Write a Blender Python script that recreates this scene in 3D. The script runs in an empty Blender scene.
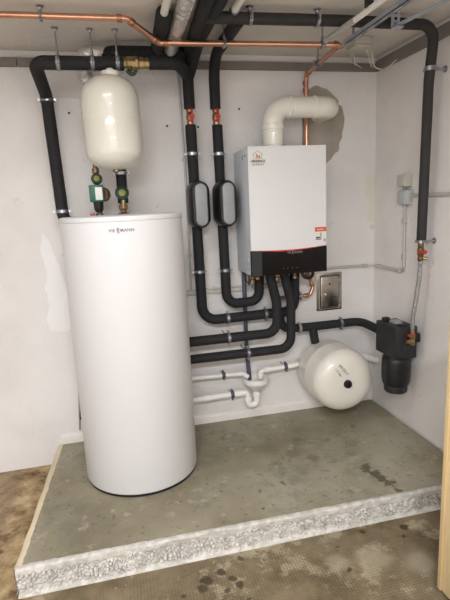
import bpy, bmesh, math, random
from math import sin, cos, pi, radians, sqrt
from mathutils import Vector, Matrix, noise
random.seed(7)
SC = bpy.context.scene
COL = SC.collection
V = Vector

# ------------------------------------------------------------------ materials
def lin(c):
    def f(u):
        u /= 255.0
        return u/12.92 if u <= 0.04045 else ((u+0.055)/1.055)**2.4
    return (f(c[0]), f(c[1]), f(c[2]), 1.0)

def mat(name, col, rough=0.5, metal=0.0, bump=0.0, scale=40.0, var=0.0, vscale=6.0, coat=0.0, spec=0.5, stretch=None, emit=None):
    m = bpy.data.materials.new(name); m.use_nodes = True
    nt = m.node_tree; N = nt.nodes; L = nt.links
    b = N['Principled BSDF']
    b.inputs['Roughness'].default_value = rough
    b.inputs['Metallic'].default_value = metal
    b.inputs['Coat Weight'].default_value = coat
    b.inputs['Specular IOR Level'].default_value = spec
    c = lin(col)
    tc = N.new('ShaderNodeTexCoord')
    src = tc.outputs['Object']
    if stretch:
        mp = N.new('ShaderNodeMapping'); mp.inputs['Scale'].default_value = stretch
        L.new(src, mp.inputs['Vector']); src = mp.outputs['Vector']
    n = N.new('ShaderNodeTexNoise'); n.inputs['Scale'].default_value = vscale; n.inputs['Detail'].default_value = 5
    L.new(src, n.inputs['Vector'])
    r = N.new('ShaderNodeValToRGB')
    lo = 1-var; hi = 1+var*0.6
    r.color_ramp.elements[0].position = .3; r.color_ramp.elements[1].position = .7
    r.color_ramp.elements[0].color = (c[0]*lo, c[1]*lo, c[2]*lo, 1)
    r.color_ramp.elements[1].color = (min(1, c[0]*hi), min(1, c[1]*hi), min(1, c[2]*hi), 1)
    L.new(n.outputs['Fac'], r.inputs['Fac']); L.new(r.outputs['Color'], b.inputs['Base Color'])
    if bump:
        n2 = N.new('ShaderNodeTexNoise'); n2.inputs['Scale'].default_value = scale; n2.inputs['Detail'].default_value = 4
        L.new(src, n2.inputs['Vector'])
        bp = N.new('ShaderNodeBump'); bp.inputs['Strength'].default_value = bump; bp.inputs['Distance'].default_value = .01
        L.new(n2.outputs['Fac'], bp.inputs['Height']); L.new(bp.outputs['Normal'], b.inputs['Normal'])
    if emit:
        b.inputs['Emission Color'].default_value = lin(emit[0]); b.inputs['Emission Strength'].default_value = emit[1]
    return m

class NB:
    """tiny node helper for the larger surface materials"""
    def __init__(s, name, rough=.9, spec=.3):
        s.m = bpy.data.materials.new(name); s.m.use_nodes = True
        s.nt = s.m.node_tree; s.N = s.nt.nodes; s.L = s.nt.links
        s.b = s.N['Principled BSDF']; s.b.inputs['Roughness'].default_value = rough
        s.b.inputs['Specular IOR Level'].default_value = spec
        s.co = s.N.new('ShaderNodeTexCoord').outputs['Object']
    def noise(s, scale, detail=5, rough=.5, src=None):
        n = s.N.new('ShaderNodeTexNoise'); n.inputs['Scale'].default_value = scale
        n.inputs['Detail'].default_value = detail; n.inputs['Roughness'].default_value = rough
        s.L.new(src or s.co, n.inputs['Vector']); return n.outputs['Fac']
    def ramp(s, fac, stops):
        r = s.N.new('ShaderNodeValToRGB'); e = r.color_ramp.elements
        while len(e) < len(stops): e.new(.5)
        for k, (p, c) in enumerate(stops):
            e[k].position = p; e[k].color = c
        s.L.new(fac, r.inputs['Fac']); return r.outputs['Color']
    def mask(s, fac, a, b):
        mr = s.N.new('ShaderNodeMapRange'); mr.interpolation_type = 'SMOOTHSTEP'
        mr.inputs['From Min'].default_value = a; mr.inputs['From Max'].default_value = b
        s.L.new(fac, mr.inputs['Value']); return mr.outputs['Result']
    def math(s, op, a, b=None):
        n = s.N.new('ShaderNodeMath'); n.operation = op
        for k, x in enumerate((a, b)):
            if x is None: continue
            if isinstance(x, (int, float)): n.inputs[k].default_value = x
            else: s.L.new(x, n.inputs[k])
        return n.outputs[0]
    def mix(s, fac, a, b, mode='MIX'):
        n = s.N.new('ShaderNodeMix'); n.data_type = 'RGBA'; n.blend_type = mode
        for sock, x in ((n.inputs[0], fac), (n.inputs[6], a), (n.inputs[7], b)):
            if isinstance(x, (int, float)): sock.default_value = x
            elif isinstance(x, tuple): sock.default_value = x
            else: s.L.new(x, sock)
        return n.outputs[2]
    def warped(s, amt, scale):
        n = s.N.new('ShaderNodeTexNoise'); n.inputs['Scale'].default_value = scale; n.inputs['Detail'].default_value = 4
        s.L.new(s.co, n.inputs['Vector'])
        a = s.N.new('ShaderNodeVectorMath'); a.operation = 'SUBTRACT'; a.inputs[1].default_value = (.5, .5, .5)
        s.L.new(n.outputs['Color'], a.inputs[0])
        b = s.N.new('ShaderNodeVectorMath'); b.operation = 'SCALE'; b.inputs['Scale'].default_value = amt
        s.L.new(a.outputs[0], b.inputs[0])
        c = s.N.new('ShaderNodeVectorMath'); c.operation = 'ADD'
        s.L.new(s.co, c.inputs[0]); s.L.new(b.outputs[0], c.inputs[1]); return c.outputs[0]
    def spot(s, src, centre, rad, soft=.35):
        d = s.N.new('ShaderNodeVectorMath'); d.operation = 'DISTANCE'
        s.L.new(src, d.inputs[0]); d.inputs[1].default_value = centre
        return s.mask(d.outputs['Value'], rad, rad*(1-soft))
    def color(s, c): s.L.new(c, s.b.inputs['Base Color'])
    def bump(s, h, strength=.3, dist=.01):
        b = s.N.new('ShaderNodeBump'); b.inputs['Strength'].default_value = strength; b.inputs['Distance'].default_value = dist
        s.L.new(h, b.inputs['Height']); s.L.new(b.outputs['Normal'], s.b.inputs['Normal'])

def wall_material(name, col, stains=()):
    w = NB(name, .85, .25)
    c = w.mix(w.mask(w.noise(2.2, 5), .35, .7), lin(col), lin(tuple(int(x*.955) for x in col)))
    c = w.mix(w.math('MULTIPLY', w.mask(w.noise(14, 6, .65), .62, .72), .25), c, lin((172, 160, 150)))
    if stains:
        wp = w.warped(.07, 9)
        for (p, r, cc, k) in stains:
            c = w.mix(w.math('MULTIPLY', w.spot(wp, p, r, .6), k), c, lin(cc))
    w.color(c)
    w.bump(w.math('ADD', w.noise(55, 5, .6), w.math('MULTIPLY', w.noise(9, 3), .8)), .35, .012)
    return w.m

M = {}
M['wall'] = wall_material('wall_paint', (237, 233, 231), [((-.03, 0, 1.5), .07, (216, 208, 166), .28), ((-.025, 0, 1.42), .07, (216, 208, 160), .32), ((-.02, 0, 1.34), .06, (216, 208, 160), .32), ((-.015, 0, 1.27), .05, (216, 206, 156), .36), ((-.012, 0, 1.2), .025, (196, 172, 124), .36)])
M['wall_r'] = wall_material('wall_paint_side', (238, 233, 230))
M['ceil'] = wall_material('ceiling_paint', (226, 219, 211))
M['plaster'] = mat('smooth_plaster', (243, 241, 241), .6, bump=.12, scale=20, var=.03)
M['mortar'] = mat('raw_mortar', (172, 162, 149), .95, bump=.5, scale=60, var=.15, vscale=9)
M['trim'] = mat('grey_strip', (128, 122, 115), .8, bump=.1, var=.06)
M['base'] = mat('white_base_paint', (232, 227, 222), .8, bump=.3, scale=30, var=.05)

# slab top
FZ_ = -.125
s = NB('slab_concrete', .75, .35)
base = s.ramp(s.noise(1.7, 6, .6), [(.3, lin((118, 109, 89))), (.5, lin((146, 138, 117))), (.7, lin((164, 157, 140)))])
base = s.mix(s.math('MULTIPLY', s.mask(s.noise(5, 6, .7), .5, .66), .6), base, lin((118, 115, 102)))
base = s.mix(s.math('MULTIPLY', s.mask(s.noise(11, 6, .7), .56, .7), .55), base, lin((182, 173, 157)))
base = s.mix(s.math('MULTIPLY', s.mask(s.noise(38, 3, .6), .62, .68), .6), base, lin((96, 84, 66)))
wp = s.warped(.085, 24)
ox, oy, oz = 1.1, .53, -FZ_
for (x, y, r, k) in [(-.49, -.79, .032, .8), (-.50, -.83, .03, .8), (-.475, -.87, .036, .85), (-.465, -.92, .036, .85), (-.455, -.97, .034, .8), (-.445, -1.02, .022, .8), (-.52, -.80, .02, .6),
                     (-.72, -.40, .03, .35), (-.80, -.55, .05, .3), (-.72, -.62, .045, .4), (-.95, -.8, .018, .7), (-1.12, -.98, .016, .8), (-.33, -.35, .03, .45), (-.95, -.62, .03, .25), (-1.08, -.72, .016, .4)]:
    base = s.mix(s.math('MULTIPLY', s.spot(wp, (x+ox, y+oy, oz), r, .4), k), base, lin((82, 72, 58)))
for (x, y, r, k) in [(-.70, -.50, .07, .3), (-.98, -.55, .10, .22), (-1.1, -.7, .09, .22)]:
    base = s.mix(s.math('MULTIPLY', s.spot(wp, (x+ox, y+oy, oz), r, .8), k), base, lin((178, 158, 140)))
s.color(base); s.bump(s.noise(70, 5, .6), .15, .006)
M['slab'] = s.m

s = NB('painted_rough_edge', .85, .25)
c = s.mix(s.mask(s.noise(30, 5, .6), .42, .6), lin((186, 181, 173)), lin((208, 203, 197)))
s.color(s.mix(s.math('MULTIPLY', s.mask(s.noise(9, 5), .62, .75), .4), c, lin((190, 170, 135))))
s.bump(s.noise(120, 4), .3, .004)
M['edge'] = s.m
M['cream_edge'] = mat('cream_edge_paint', (214, 200, 170), .85, bump=.5, scale=50, var=.12)

s = NB('floor_waffle_concrete', .8, .3)
base = s.ramp(s.noise(3.2, 7, .68), [(.34, lin((88, 76, 56))), (.48, lin((120, 106, 82))), (.62, lin((136, 122, 98))), (.72, lin((152, 140, 116)))])
base = s.mix(s.math('MULTIPLY', s.mask(s.noise(21, 5, .7), .58, .7), .5), base, lin((88, 74, 54)))
base = s.mix(s.math('MULTIPLY', s.mask(s.noise(6, 7, .7), .52, .62), .75), base, lin((176, 163, 138)))
br = s.N.new('ShaderNodeTexBrick'); br.offset = 0; br.inputs['Scale'].default_value = 1
br.inputs['Brick Width'].default_value = .0135; br.inputs['Row Height'].default_value = .0135; br.inputs['Mortar Size'].default_value = .0028
br.inputs['Mortar Smooth'].default_value = .6
br.inputs['Color1'].default_value = (0, 0, 0, 1); br.inputs['Color2'].default_value = (.15, .15, .15, 1); br.inputs['Mortar'].default_value = (1, 1, 1, 1)
s.L.new(s.co, br.inputs['Vector'])
sep = s.N.new('ShaderNodeSeparateXYZ'); s.L.new(s.co, sep.inputs[0])
plain = s.mask(sep.outputs[0], -2.05, -1.95)                     # the grid stops left of the slab
worn = s.mask(s.noise(4.5, 6, .65), .62, .5)
grid = s.math('MULTIPLY', s.math('MULTIPLY', br.outputs['Fac'], worn), plain)
base = s.mix(s.math('MULTIPLY', grid, .42), base, lin((84, 72, 55)))
left = s.mask(sep.outputs[0], -2.10, -2.2)
brown = s.ramp(s.noise(7, 8, .72), [(.36, lin((100, 80, 58))), (.46, lin((152, 128, 94))), (.56, lin((180, 156, 120))), (.68, lin((206, 188, 156)))])
brown = s.mix(s.math('MULTIPLY', s.mask(s.noise(26, 5, .7), .57, .66), .6), brown, lin((92, 74, 54)))
base = s.mix(left, base, brown)
lane = s.mask(sep.outputs[0], -2.30, -2.36)
base = s.mix(s.math('MULTIPLY', lane, .45), base, lin((126, 110, 94)))
wp = s.warped(.06, 14)
for (x, y, r, k) in [(-1.36, -1.17, .026, .85), (-1.43, -1.2, .03, .85), (-1.45, -1.24, .024, .8), (-1.33, -1.22, .02, .8), (-1.31, -1.26, .028, .85), (-1.37, -1.28, .018, .8), (-1.5, -1.33, .02, .8), (-1.3, -1.34, .016, .7),
                     (-1.53, -1.25, .015, .8), (-1.42, -1.33, .016, .8), (-.48, -1.15, .026, .9), (-.52, -1.2, .014, .8), (-.84, -1.17, .013, .8), (-.86, -1.31, .016, .85), (-.41, -1.3, .013, .8), (-.68, -1.12, .02, .8), (-1.26, -1.12, .02, .7), (-2.36, -.75, .05, .6), (-2.42, -.6, .05, .6), (-2.27, -.6, .02, .5)]:
    base = s.mix(s.math('MULTIPLY', s.spot(wp, (x, y, -.108+(x+.24)*.0104), r, .4), k), base, lin((62, 52, 38)))
for (x, y, r) in [(-.72, -1.28, .10), (-.55, -1.36, .09), (-.88, -1.26, .06)]:
    base = s.mix(s.math('MULTIPLY', s.spot(wp, (x, y, -.108+(x+.24)*.0104), r, .7), .6), base, lin((164, 154, 132)))
s.color(base); s.bump(s.math('ADD', s.math('MULTIPLY', grid, -1), s.math('MULTIPLY', s.noise(50, 5), .6)), .5, .004)
M['floor'] = s.m

M['foam'] = mat('black_pipe_foam', (37, 37, 39), .75, bump=.18, scale=90, var=.12, vscale=14, spec=.35)
M['foam_g'] = mat('grey_black_pipe_foam', (54, 52, 51), .75, bump=.15, scale=90, var=.08, vscale=14, spec=.35)
M['black'] = mat('black_plastic', (26, 26, 28), .38, var=.05)
M['black_m'] = mat('black_matt_plastic', (38, 38, 40), .55, bump=.1, scale=120, var=.05)
M['gloss_black'] = mat('black_glass_panel', (17, 15, 16), .22, spec=.25)
M['grey_front'] = mat('grey_cover', (150, 152, 155), .4, bump=.05, scale=200, var=.04, stretch=(1, 1, .1))
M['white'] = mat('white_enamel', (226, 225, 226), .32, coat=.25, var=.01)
M['white_side'] = mat('cool_toned_casing', (212, 217, 224), .4, var=.01)  # casing tone slightly darker and cooler than the front panel
M['tank'] = mat('tank_white', (220, 219, 221), .42, var=.01)
M['lid'] = mat('tank_lid', (214, 214, 216), .45, var=.01)
M['cream'] = mat('cream_enamel', (216, 212, 200), .28, coat=.35, var=.015)
M['ivory'] = mat('ivory_enamel', (230, 225, 214), .3, coat=.3, var=.015)
M['flue'] = mat('cream_plastic', (238, 235, 224), .3, coat=.2, var=.01)
M['pvc'] = mat('white_pvc', (242, 238, 234), .4, var=.02)
M['copper'] = mat('copper', (222, 172, 146), .3, 1.0, bump=.05, scale=40, var=.18, vscale=12)
M['copper_d'] = mat('copper_fitting', (196, 142, 114), .38, 1.0, var=.25, vscale=25)
M['brass'] = mat('brass', (172, 150, 112), .4, 1.0, bump=.05, scale=60, var=.2, vscale=20)
M['brass_d'] = mat('aged_brass', (150, 126, 96), .42, 1.0, var=.25, vscale=25)
M['zinc'] = mat('zinc_steel', (176, 178, 184), .34, 1.0, var=.12, vscale=30)
M['strut'] = mat('galvanised_rail', (176, 183, 194), .5, .25, var=.1, vscale=20)
M['inox'] = mat('brushed_stainless', (186, 178, 168), .24, 1.0, bump=.03, scale=20, var=.08, stretch=(1, 1, 12))
M['foil'] = mat('aluminium_foil', (226, 223, 218), .3, .6, bump=1.0, scale=34, var=.12, vscale=16)
M['red'] = mat('red_plastic', (186, 52, 44), .4, var=.04)
M['redbar'] = mat('red_light_bar', (226, 62, 48), .35, var=.02)
M['orange'] = mat('orange_print', (222, 92, 52), .45, var=.02)
M['green'] = mat('green_pump_paint', (32, 98, 78), .4, var=.04)
M['dgreen'] = mat('dark_green_knob', (26, 58, 38), .45, var=.04)
M['yellow'] = mat('yellow_knob_centre', (136, 140, 52), .45, var=.05)
M['label'] = mat('white_label', (226, 224, 220), .5, var=.01)
M['ink'] = mat('dark_ink', (66, 66, 70), .6)
M['logo_grey'] = mat('logo_grey', (104, 104, 108), .6)
M['gink'] = mat('grey_ink', (132, 132, 136), .6)
M['rink'] = mat('red_ink', (205, 36, 34), .6)
M['oink'] = mat('orange_ink', (220, 150, 70), .6)
M['bink'] = mat('blue_ink', (120, 150, 190), .6)
M['conduit'] = mat('light_grey_conduit', (190, 187, 182), .5, var=.02)
M['jbox'] = mat('grey_junction_plastic', (186, 188, 190), .5, var=.02)
M['jbox_b'] = mat('beige_junction_plastic', (196, 192, 180), .5, var=.02)
M['slate'] = mat('slate_blue_plastic', (78, 83, 98), .45, var=.05)
M['braid'] = mat('braided_steel', (176, 176, 176), .4, .8, bump=.8, scale=140, var=.2, vscale=90)
M['wood'] = mat('pale_wood_board', (224, 200, 156), .5, bump=.06, scale=30, var=.08, vscale=8, stretch=(6, 6, .6))
M['wood_e'] = mat('wood_edge_band', (206, 180, 134), .55, var=.06)
M['dark'] = mat('dark_hole', (30, 26, 24), .9)
M['clear'] = mat('ribbed_grey_plastic', (168, 166, 163), .4, var=.05)
M['cable'] = mat('grey_cable', (150, 147, 142), .5)
M['wcable'] = mat('cream_cable', (205, 200, 186), .5)

# ------------------------------------------------------------------ helpers
def wloc(o):
    p = V((0, 0, 0))
    while o is not None:
        p = p + o.location; o = o.parent
    return p

def finish(bm, name, m, parent, smooth=True, angle=38):
    if parent is not None:
        bmesh.ops.translate(bm, verts=bm.verts, vec=-wloc(parent))
    bmesh.ops.recalc_face_normals(bm, faces=bm.faces)
    me = bpy.data.meshes.new(name); bm.to_mesh(me); bm.free()
    mm = m if isinstance(m, (list, tuple)) else [m]
    for x in mm: me.materials.append(M[x] if isinstance(x, str) else x)
    if smooth:
        me.polygons.foreach_set('use_smooth', [True]*len(me.polygons))
        me.set_sharp_from_angle(angle=radians(angle))
    o = bpy.data.objects.new(name, me); COL.objects.link(o)
    if parent is not None: o.parent = parent
    return o

def tag(o, label=None, cat=None, group=None, kind=None):
    if label: o['label'] = label
    if cat: o['category'] = cat
    if group: o['group'] = group
    if kind: o['kind'] = kind
    return o

def thing(name, label, cat, loc, group=None):
    o = bpy.data.objects.new(name, None); COL.objects.link(o)
    o.location = loc; o.empty_display_size = .05
    return tag(o, label, cat, group)

def box(bm, x0, x1, y0, y1, z0, z1, bev=0.0, seg=2):
    r = bmesh.ops.create_cube(bm, size=1)
    for v in r['verts']:
        v.co = V(((x0+x1)/2+v.co.x*(x1-x0), (y0+y1)/2+v.co.y*(y1-y0), (z0+z1)/2+v.co.z*(z1-z0)))
    if bev:
        es = list({e for v in r['verts'] for e in v.link_edges})
        bmesh.ops.bevel(bm, geom=es, offset=bev, segments=seg, affect='EDGES', profile=.5)
    return bm

def B(): return bmesh.new()

def fillet(pts, R):
    pts = [V(p) for p in pts]
    if len(pts) < 3: return pts
    rs = R if isinstance(R, (list, tuple)) else [R]*(len(pts)-2)
    out = [pts[0]]
    for i in range(1, len(pts)-1):
        d1 = (pts[i]-pts[i-1]); d2 = (pts[i+1]-pts[i]); l1, l2 = d1.length, d2.length
        d1.normalize(); d2.normalize()
        th = d1.angle(d2)
        r = rs[i-1]
        if th < .02 or r <= 0: out.append(pts[i]); continue
        t = min(r*math.tan(th/2), .49*l1 if i > 1 else .98*l1, .49*l2 if i < len(pts)-2 else .98*l2)
        rr = t/math.tan(th/2)
        n = (d2-d1*d1.dot(d2)).normalized()
        c = pts[i]-d1*t+n*rr
        k = max(4, int(th/radians(9)))
        for j in range(k+1):
            a = th*j/k
            out.append(c-n*rr*cos(a)+d1*rr*sin(a))
    out.append(pts[-1]); return out

def tube(bm, pts, r, R=0.0, seg=16, caps=True, rf=None, step=None):
    P = fillet(pts, R)
    if step:
        Q = [P[0]]
        for a, b in zip(P, P[1:]):
            n = max(1, int((b-a).length/step))
            for k in range(1, n+1): Q.append(a.lerp(b, k/n))
        P = Q
    T = []
    for i in range(len(P)):
        a = P[max(0, i-1)]; b = P[min(len(P)-1, i+1)]
        T.append((b-a).normalized())
    u = T[0].orthogonal().normalized()
    rings = []
    ln = 0
    for i, p in enumerate(P):
        if i:
            q = T[i-1].rotation_difference(T[i]); u = q @ u; ln += (P[i]-P[i-1]).length
        w = T[i].cross(u)
        rr = r*(rf(ln) if rf else 1)
        rings.append([bm.verts.new(p+(u*cos(2*pi*k/seg)+w*sin(2*pi*k/seg))*rr) for k in range(seg)])
    for a, b in zip(rings, rings[1:]):
        for k in range(seg):
            bm.faces.new((a[k], a[(k+1) % seg], b[(k+1) % seg], b[k]))
    if caps:
        bm.faces.new(rings[0][::-1]); bm.faces.new(rings[-1])
    return bm

def lathe(bm, prof, origin, axis=(0, 0, 1), seg=48):
    """prof: list of (radius, distance along axis)"""
    a = V(axis).normalized(); u = a.orthogonal().normalized(); w = a.cross(u); o = V(origin)
    rings = []
    for (r, t) in prof:
        if r < 1e-6: rings.append([bm.verts.new(o+a*t)])
        else: rings.append([bm.verts.new(o+a*t+(u*cos(2*pi*k/seg)+w*sin(2*pi*k/seg))*r) for k in range(seg)])
    for A, C in zip(rings, rings[1:]):
        for k in range(seg):
            k2 = (k+1) % seg
            if len(A) == 1 and len(C) == 1: continue
            if len(A) == 1: bm.faces.new((A[0], C[k2], C[k]))
            elif len(C) == 1: bm.faces.new((A[k], A[k2], C[0]))
            else: bm.faces.new((A[k], A[k2], C[k2], C[k]))
    if len(rings[0]) > 1: bm.faces.new(rings[0][::-1])
    if len(rings[-1]) > 1: bm.faces.new(rings[-1])
    return bm

def cyl(bm, a, b, r, seg=16):
    return tube(bm, [a, b], r, seg=seg)

def ring(bm, c, axis, r0, r1, w, seg=24):
    """flat band round an axis"""
    a = V(axis).normalized(); c = V(c)
    return lathe_closed(bm, [(r0, -w/2), (r1, -w/2), (r1, w/2), (r0, w/2)], c, a, seg)

def lathe_closed(bm, prof, o, a, seg=24):
    a = V(a).normalized(); u = a.orthogonal().normalized(); w = a.cross(u); o = V(o)
    rings = [[bm.verts.new(o+a*t+(u*cos(2*pi*k/seg)+w*sin(2*pi*k/seg))*r) for k in range(seg)] for r, t in prof]
    n = len(rings)
    for i in range(n):
        A, C = rings[i], rings[(i+1) % n]
        for k in range(seg):
            bm.faces.new((A[k], A[(k+1) % seg], C[(k+1) % seg], C[k]))
    return bm

def prism(bm, pts2, f, d0, d1):
    """pts2 polygon; f(u,v,d)->point"""
    lo = [bm.verts.new(f(u, v, d0)) for u, v in pts2]; hi = [bm.verts.new(f(u, v, d1)) for u, v in pts2]
    n = len(pts2)
    bm.faces.new(lo[::-1]); bm.faces.new(hi)
    for k in range(n): bm.faces.new((lo[k], lo[(k+1) % n], hi[(k+1) % n], hi[k]))
    return bm

def on_back(d=0):   # polygon in x,z on a plane facing the room
    return lambda u, v, t: V((u, -t, v))

def text_mesh(body, size, extr=.0004, align='CENTER', spacing=1.0, fat=0.0):
    cu = bpy.data.curves.new('text', 'FONT'); cu.body = body; cu.size = size; cu.extrude = extr
    cu.align_x = align; cu.align_y = 'CENTER'; cu.space_character = spacing; cu.offset = fat; cu.resolution_u = 3
    ob = bpy.data.objects.new('text', cu); COL.objects.link(ob)
    bpy.context.view_layer.update()
    me = bpy.data.meshes.new_from_object(ob.evaluated_get(bpy.context.evaluated_depsgraph_get()))
    bpy.data.objects.remove(ob); bpy.data.curves.remove(cu)
    bm = bmesh.new(); bm.from_mesh(me); bpy.data.meshes.remove(me)
    return bm

def crumple(bm, a=.0035):
    for v in bm.verts:
        v.co += noise.noise_vector(v.co*48)*a+noise.noise_vector(v.co*120)*a*.5
    return bm

def place(bm, f):
    for v in bm.verts: v.co = f(v.co.copy())
    return bm

# ------------------------------------------------------------------ camera (from the photograph's vanishing points)
F = 484.9; pan, tilt, roll = .2214, .1984, -.0465
cp = V((-1.6885, -2.9200, 1.4050))
fw = V((sin(pan)*cos(tilt), cos(pan)*cos(tilt), -sin(tilt)))
rt = fw.cross(V((0, 0, 1))).normalized(); up = rt.cross(fw)
r2 = rt*cos(roll)+up*sin(roll); u2 = -rt*sin(roll)+up*cos(roll)
cam = bpy.data.cameras.new('camera'); cam.sensor_fit = 'AUTO'; cam.sensor_width = 36; cam.lens = F*36/600; cam.clip_start = .02
co = bpy.data.objects.new('camera', cam); COL.objects.link(co)
co.matrix_world = Matrix(((r2.x, u2.x, -fw.x, cp.x), (r2.y, u2.y, -fw.y, cp.y), (r2.z, u2.z, -fw.z, cp.z), (0, 0, 0, 1)))
SC.camera = co

# ------------------------------------------------------------------ setting
H = 2.235; FZ = -.125; XL = -3.3; YF = -4.7
def structure(name, bm, m, parent=None, smooth=False, label=None):
    o = finish(bm, name, m, parent, smooth)
    if parent is None: o['kind'] = 'structure'
    if label: o['label'] = label
    return o
def floor_z(x): return -.108+(x+.24)*.0104                          # the floor falls slightly to the left
bm = box(B(), XL-.1, .1, YF-.1, .1, FZ-.15, FZ)
for v in bm.verts:
    if v.co.z > FZ-.05: v.co.z = floor_z(v.co.x)
floor = structure('floor', bm, 'floor')
ceiling = structure('ceiling', box(B(), XL-.1, .1, YF-.1, .1, H, H+.1), 'ceil')
wall_back = structure('wall_back', box(B(), XL-.1, .1, 0, .1, FZ-.1, H), 'wall')
wall_right = structure('wall_right', box(B(), 0, .1, YF, 0, FZ-.1, H), 'wall_r')
wall_left = structure('wall_left', box(B(), XL-.1, XL, YF, 0, FZ-.1, H), 'wall_r')
wall_front = structure('wall_front', box(B(), XL-.1, .1, YF-.1, YF, FZ-.1, H), 'wall_r')
bm = B()
box(bm, XL, -2.094, -.022, 0, 2.153, 2.197, .002); box(bm, -2.089, -.0, -.022, 0, 2.153, 2.197, .002)
structure('trim_1', bm, 'trim')
structure('trim_2', box(B(), -.022, 0, YF, -.022, 2.150, 2.210, .002), 'trim')
bm = B(); prism(bm, [(0, 0), (.016, 0), (.014, .04), (.005, .055), (0, .057)], lambda u, v, d: V((d, -u, v)), -2.10, -.05)
structure('baseboard_back', bm, 'base')
# raw mortar round the flue hole, smooth filler on the left, old plug holes
def patch(pts, name, m, t=.004, label=None):
    q = []
    n = len(pts)
    for i in range(n):
        a = V(pts[i]).to_3d() if False else V((pts[i][0], pts[i][1], 0)); b = V((pts[(i+1) % n][0], pts[(i+1) % n][1], 0))
        for k in range(5):
            p = a.lerp(b, k/5)
            w = noise.noise(V((p.x*22, p.y*22, 3)))*.010
            q.append((p.x+w, p.y-w))
    structure(name, prism(B(), q, on_back(), -.003, t), m, wall_back, label=label)
patch([(-.50, 1.98), (-.46, 2.045), (-.40, 2.075), (-.33, 2.05), (-.27, 2.0), (-.225, 1.93), (-.220, 1.86), (-.235, 1.77), (-.265, 1.69), (-.31, 1.64), (-.34, 1.61), (-.40, 1.60), (-.50, 1.60)], 'mortar_patch', 'mortar', .003, 'raw grey-brown mortar patch around flue outlet')
patch([(-2.07, 1.285), (-2.04, 1.24), (-2.00, 1.10), (-1.955, .92), (-1.93, .72), (-2.00, .70), (-2.085, .715), (-2.10, .78), (-2.075, .86), (-2.09, .95), (-2.07, 1.08), (-2.09, 1.18)], 'plaster_patch', 'plaster', .003, 'smooth whiter plaster patch on rough wall')
for k, (x, z) in enumerate([(-1.857, 1.923), (-1.324, 1.85), (-1.144, 1.842), (-.893, 1.941)]):
    structure('plug_hole', lathe(B(), [(.007, -.002), (.006, .001), (.002, .0015)], (x, 0, z), (0, -1, 0), 12), 'dark', wall_back)
structure('plug_hole', lathe(B(), [(.007, -.002), (.006, .001), (.002, .0015)], (0, -.516, 1.847), (-1, 0, 0), 12), 'dark', wall_right)

# ------------------------------------------------------------------ concrete plinth with rough painted edges
slab = thing('concrete_plinth', 'low concrete plinth with rough white painted front edge under the tank and boiler', 'plinth', (-1.1, -.53, FZ))
bm = B()
pl = [(-2.104, -.017), (-2.174, -1.044), (-.016, -1.056), (-.016, -.017)]
lo = [bm.verts.new((x, y, floor_z(x)-.002)) for x, y in pl]; hi = [bm.verts.new((x, y, 0)) for x, y in pl]
bm.faces.new(lo[::-1]); bm.faces.new(hi)
for k in range(4): bm.faces.new((lo[k], lo[(k+1) % 4], hi[(k+1) % 4], hi[k]))
finish(bm, 'slab', 'slab', slab, False)
def rough_edge(p0, p1, nrm, name, m, amp, lip, du=.0055):
    bm = B(); p0 = V(p0); p1 = V(p1); nrm = V(nrm).normalized(); L = (p1-p0).length; nu = int(L/du); prof = []
    lip += .012
    for k in range(4): prof.append((-lip*(1-k/3.0), .0015))           # lip on the top
    nv = 40
    for k in range(1, nv+1): prof.append((None, -k/nv))
    rows = []
    for i in range(nu+1):
        b = p0.lerp(p1, i/nu); row = []
        for (t, z) in prof:
            if t is not None:
                w = noise.noise(V((b.x*25, b.y*25, 1)))*.006
                p = b+nrm*(t*(1+w*30) if t < 0 else 0); zz = z if t > -lip*.99 else -.002
                zz += .0012*noise.noise(p*70)
                row.append(bm.verts.new((p.x, p.y, zz)))
            else:
                z = z*(-floor_z(b.x)+.001); q = V((b.x, b.y, z))
                vd = noise.voronoi(q*60)[0]; d1 = min(1, max(0, (vd[1]-vd[0])/.34)); d2 = noise.noise(q*24); d3 = noise.noise(q*9)
                zone = min(1, max(.08, (-z-.022+.01*d3)/.02))
                lowc = max(0, min(1, (-z+floor_z(b.x)+.016)/.012))
                h = -amp*(1-d1*(2-d1))*zone*(.55+.9*max(-.4, d2))+amp*.35*d2*zone+amp*.5*d3
                h = h*(1-lowc)+.008*lowc + .006
                p = b+nrm*h
                row.append(bm.verts.new((p.x, p.y, z)))
        rows.append(row)
    for a, c in zip(rows, rows[1:]):
        for k in range(len(prof)-1): bm.faces.new((a[k], c[k], c[k+1], a[k+1]))
    return finish(bm, name, m, slab, True, 80)
rough_edge((-2.185, -1.0605, 0), (-.010, -1.0725, 0), (0, -1, 0), 'painted_front_edge', 'edge', .026, .012, .0035)['label'] = 'lumpy white painted front edge'
rough_edge((-2.112, -.022, 0), (-2.184, -1.0605, 0), (-1, -.07, 0), 'painted_side_edge', 'cream_edge', .009, .014, .009)['label'] = 'cream painted side edge'

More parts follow.
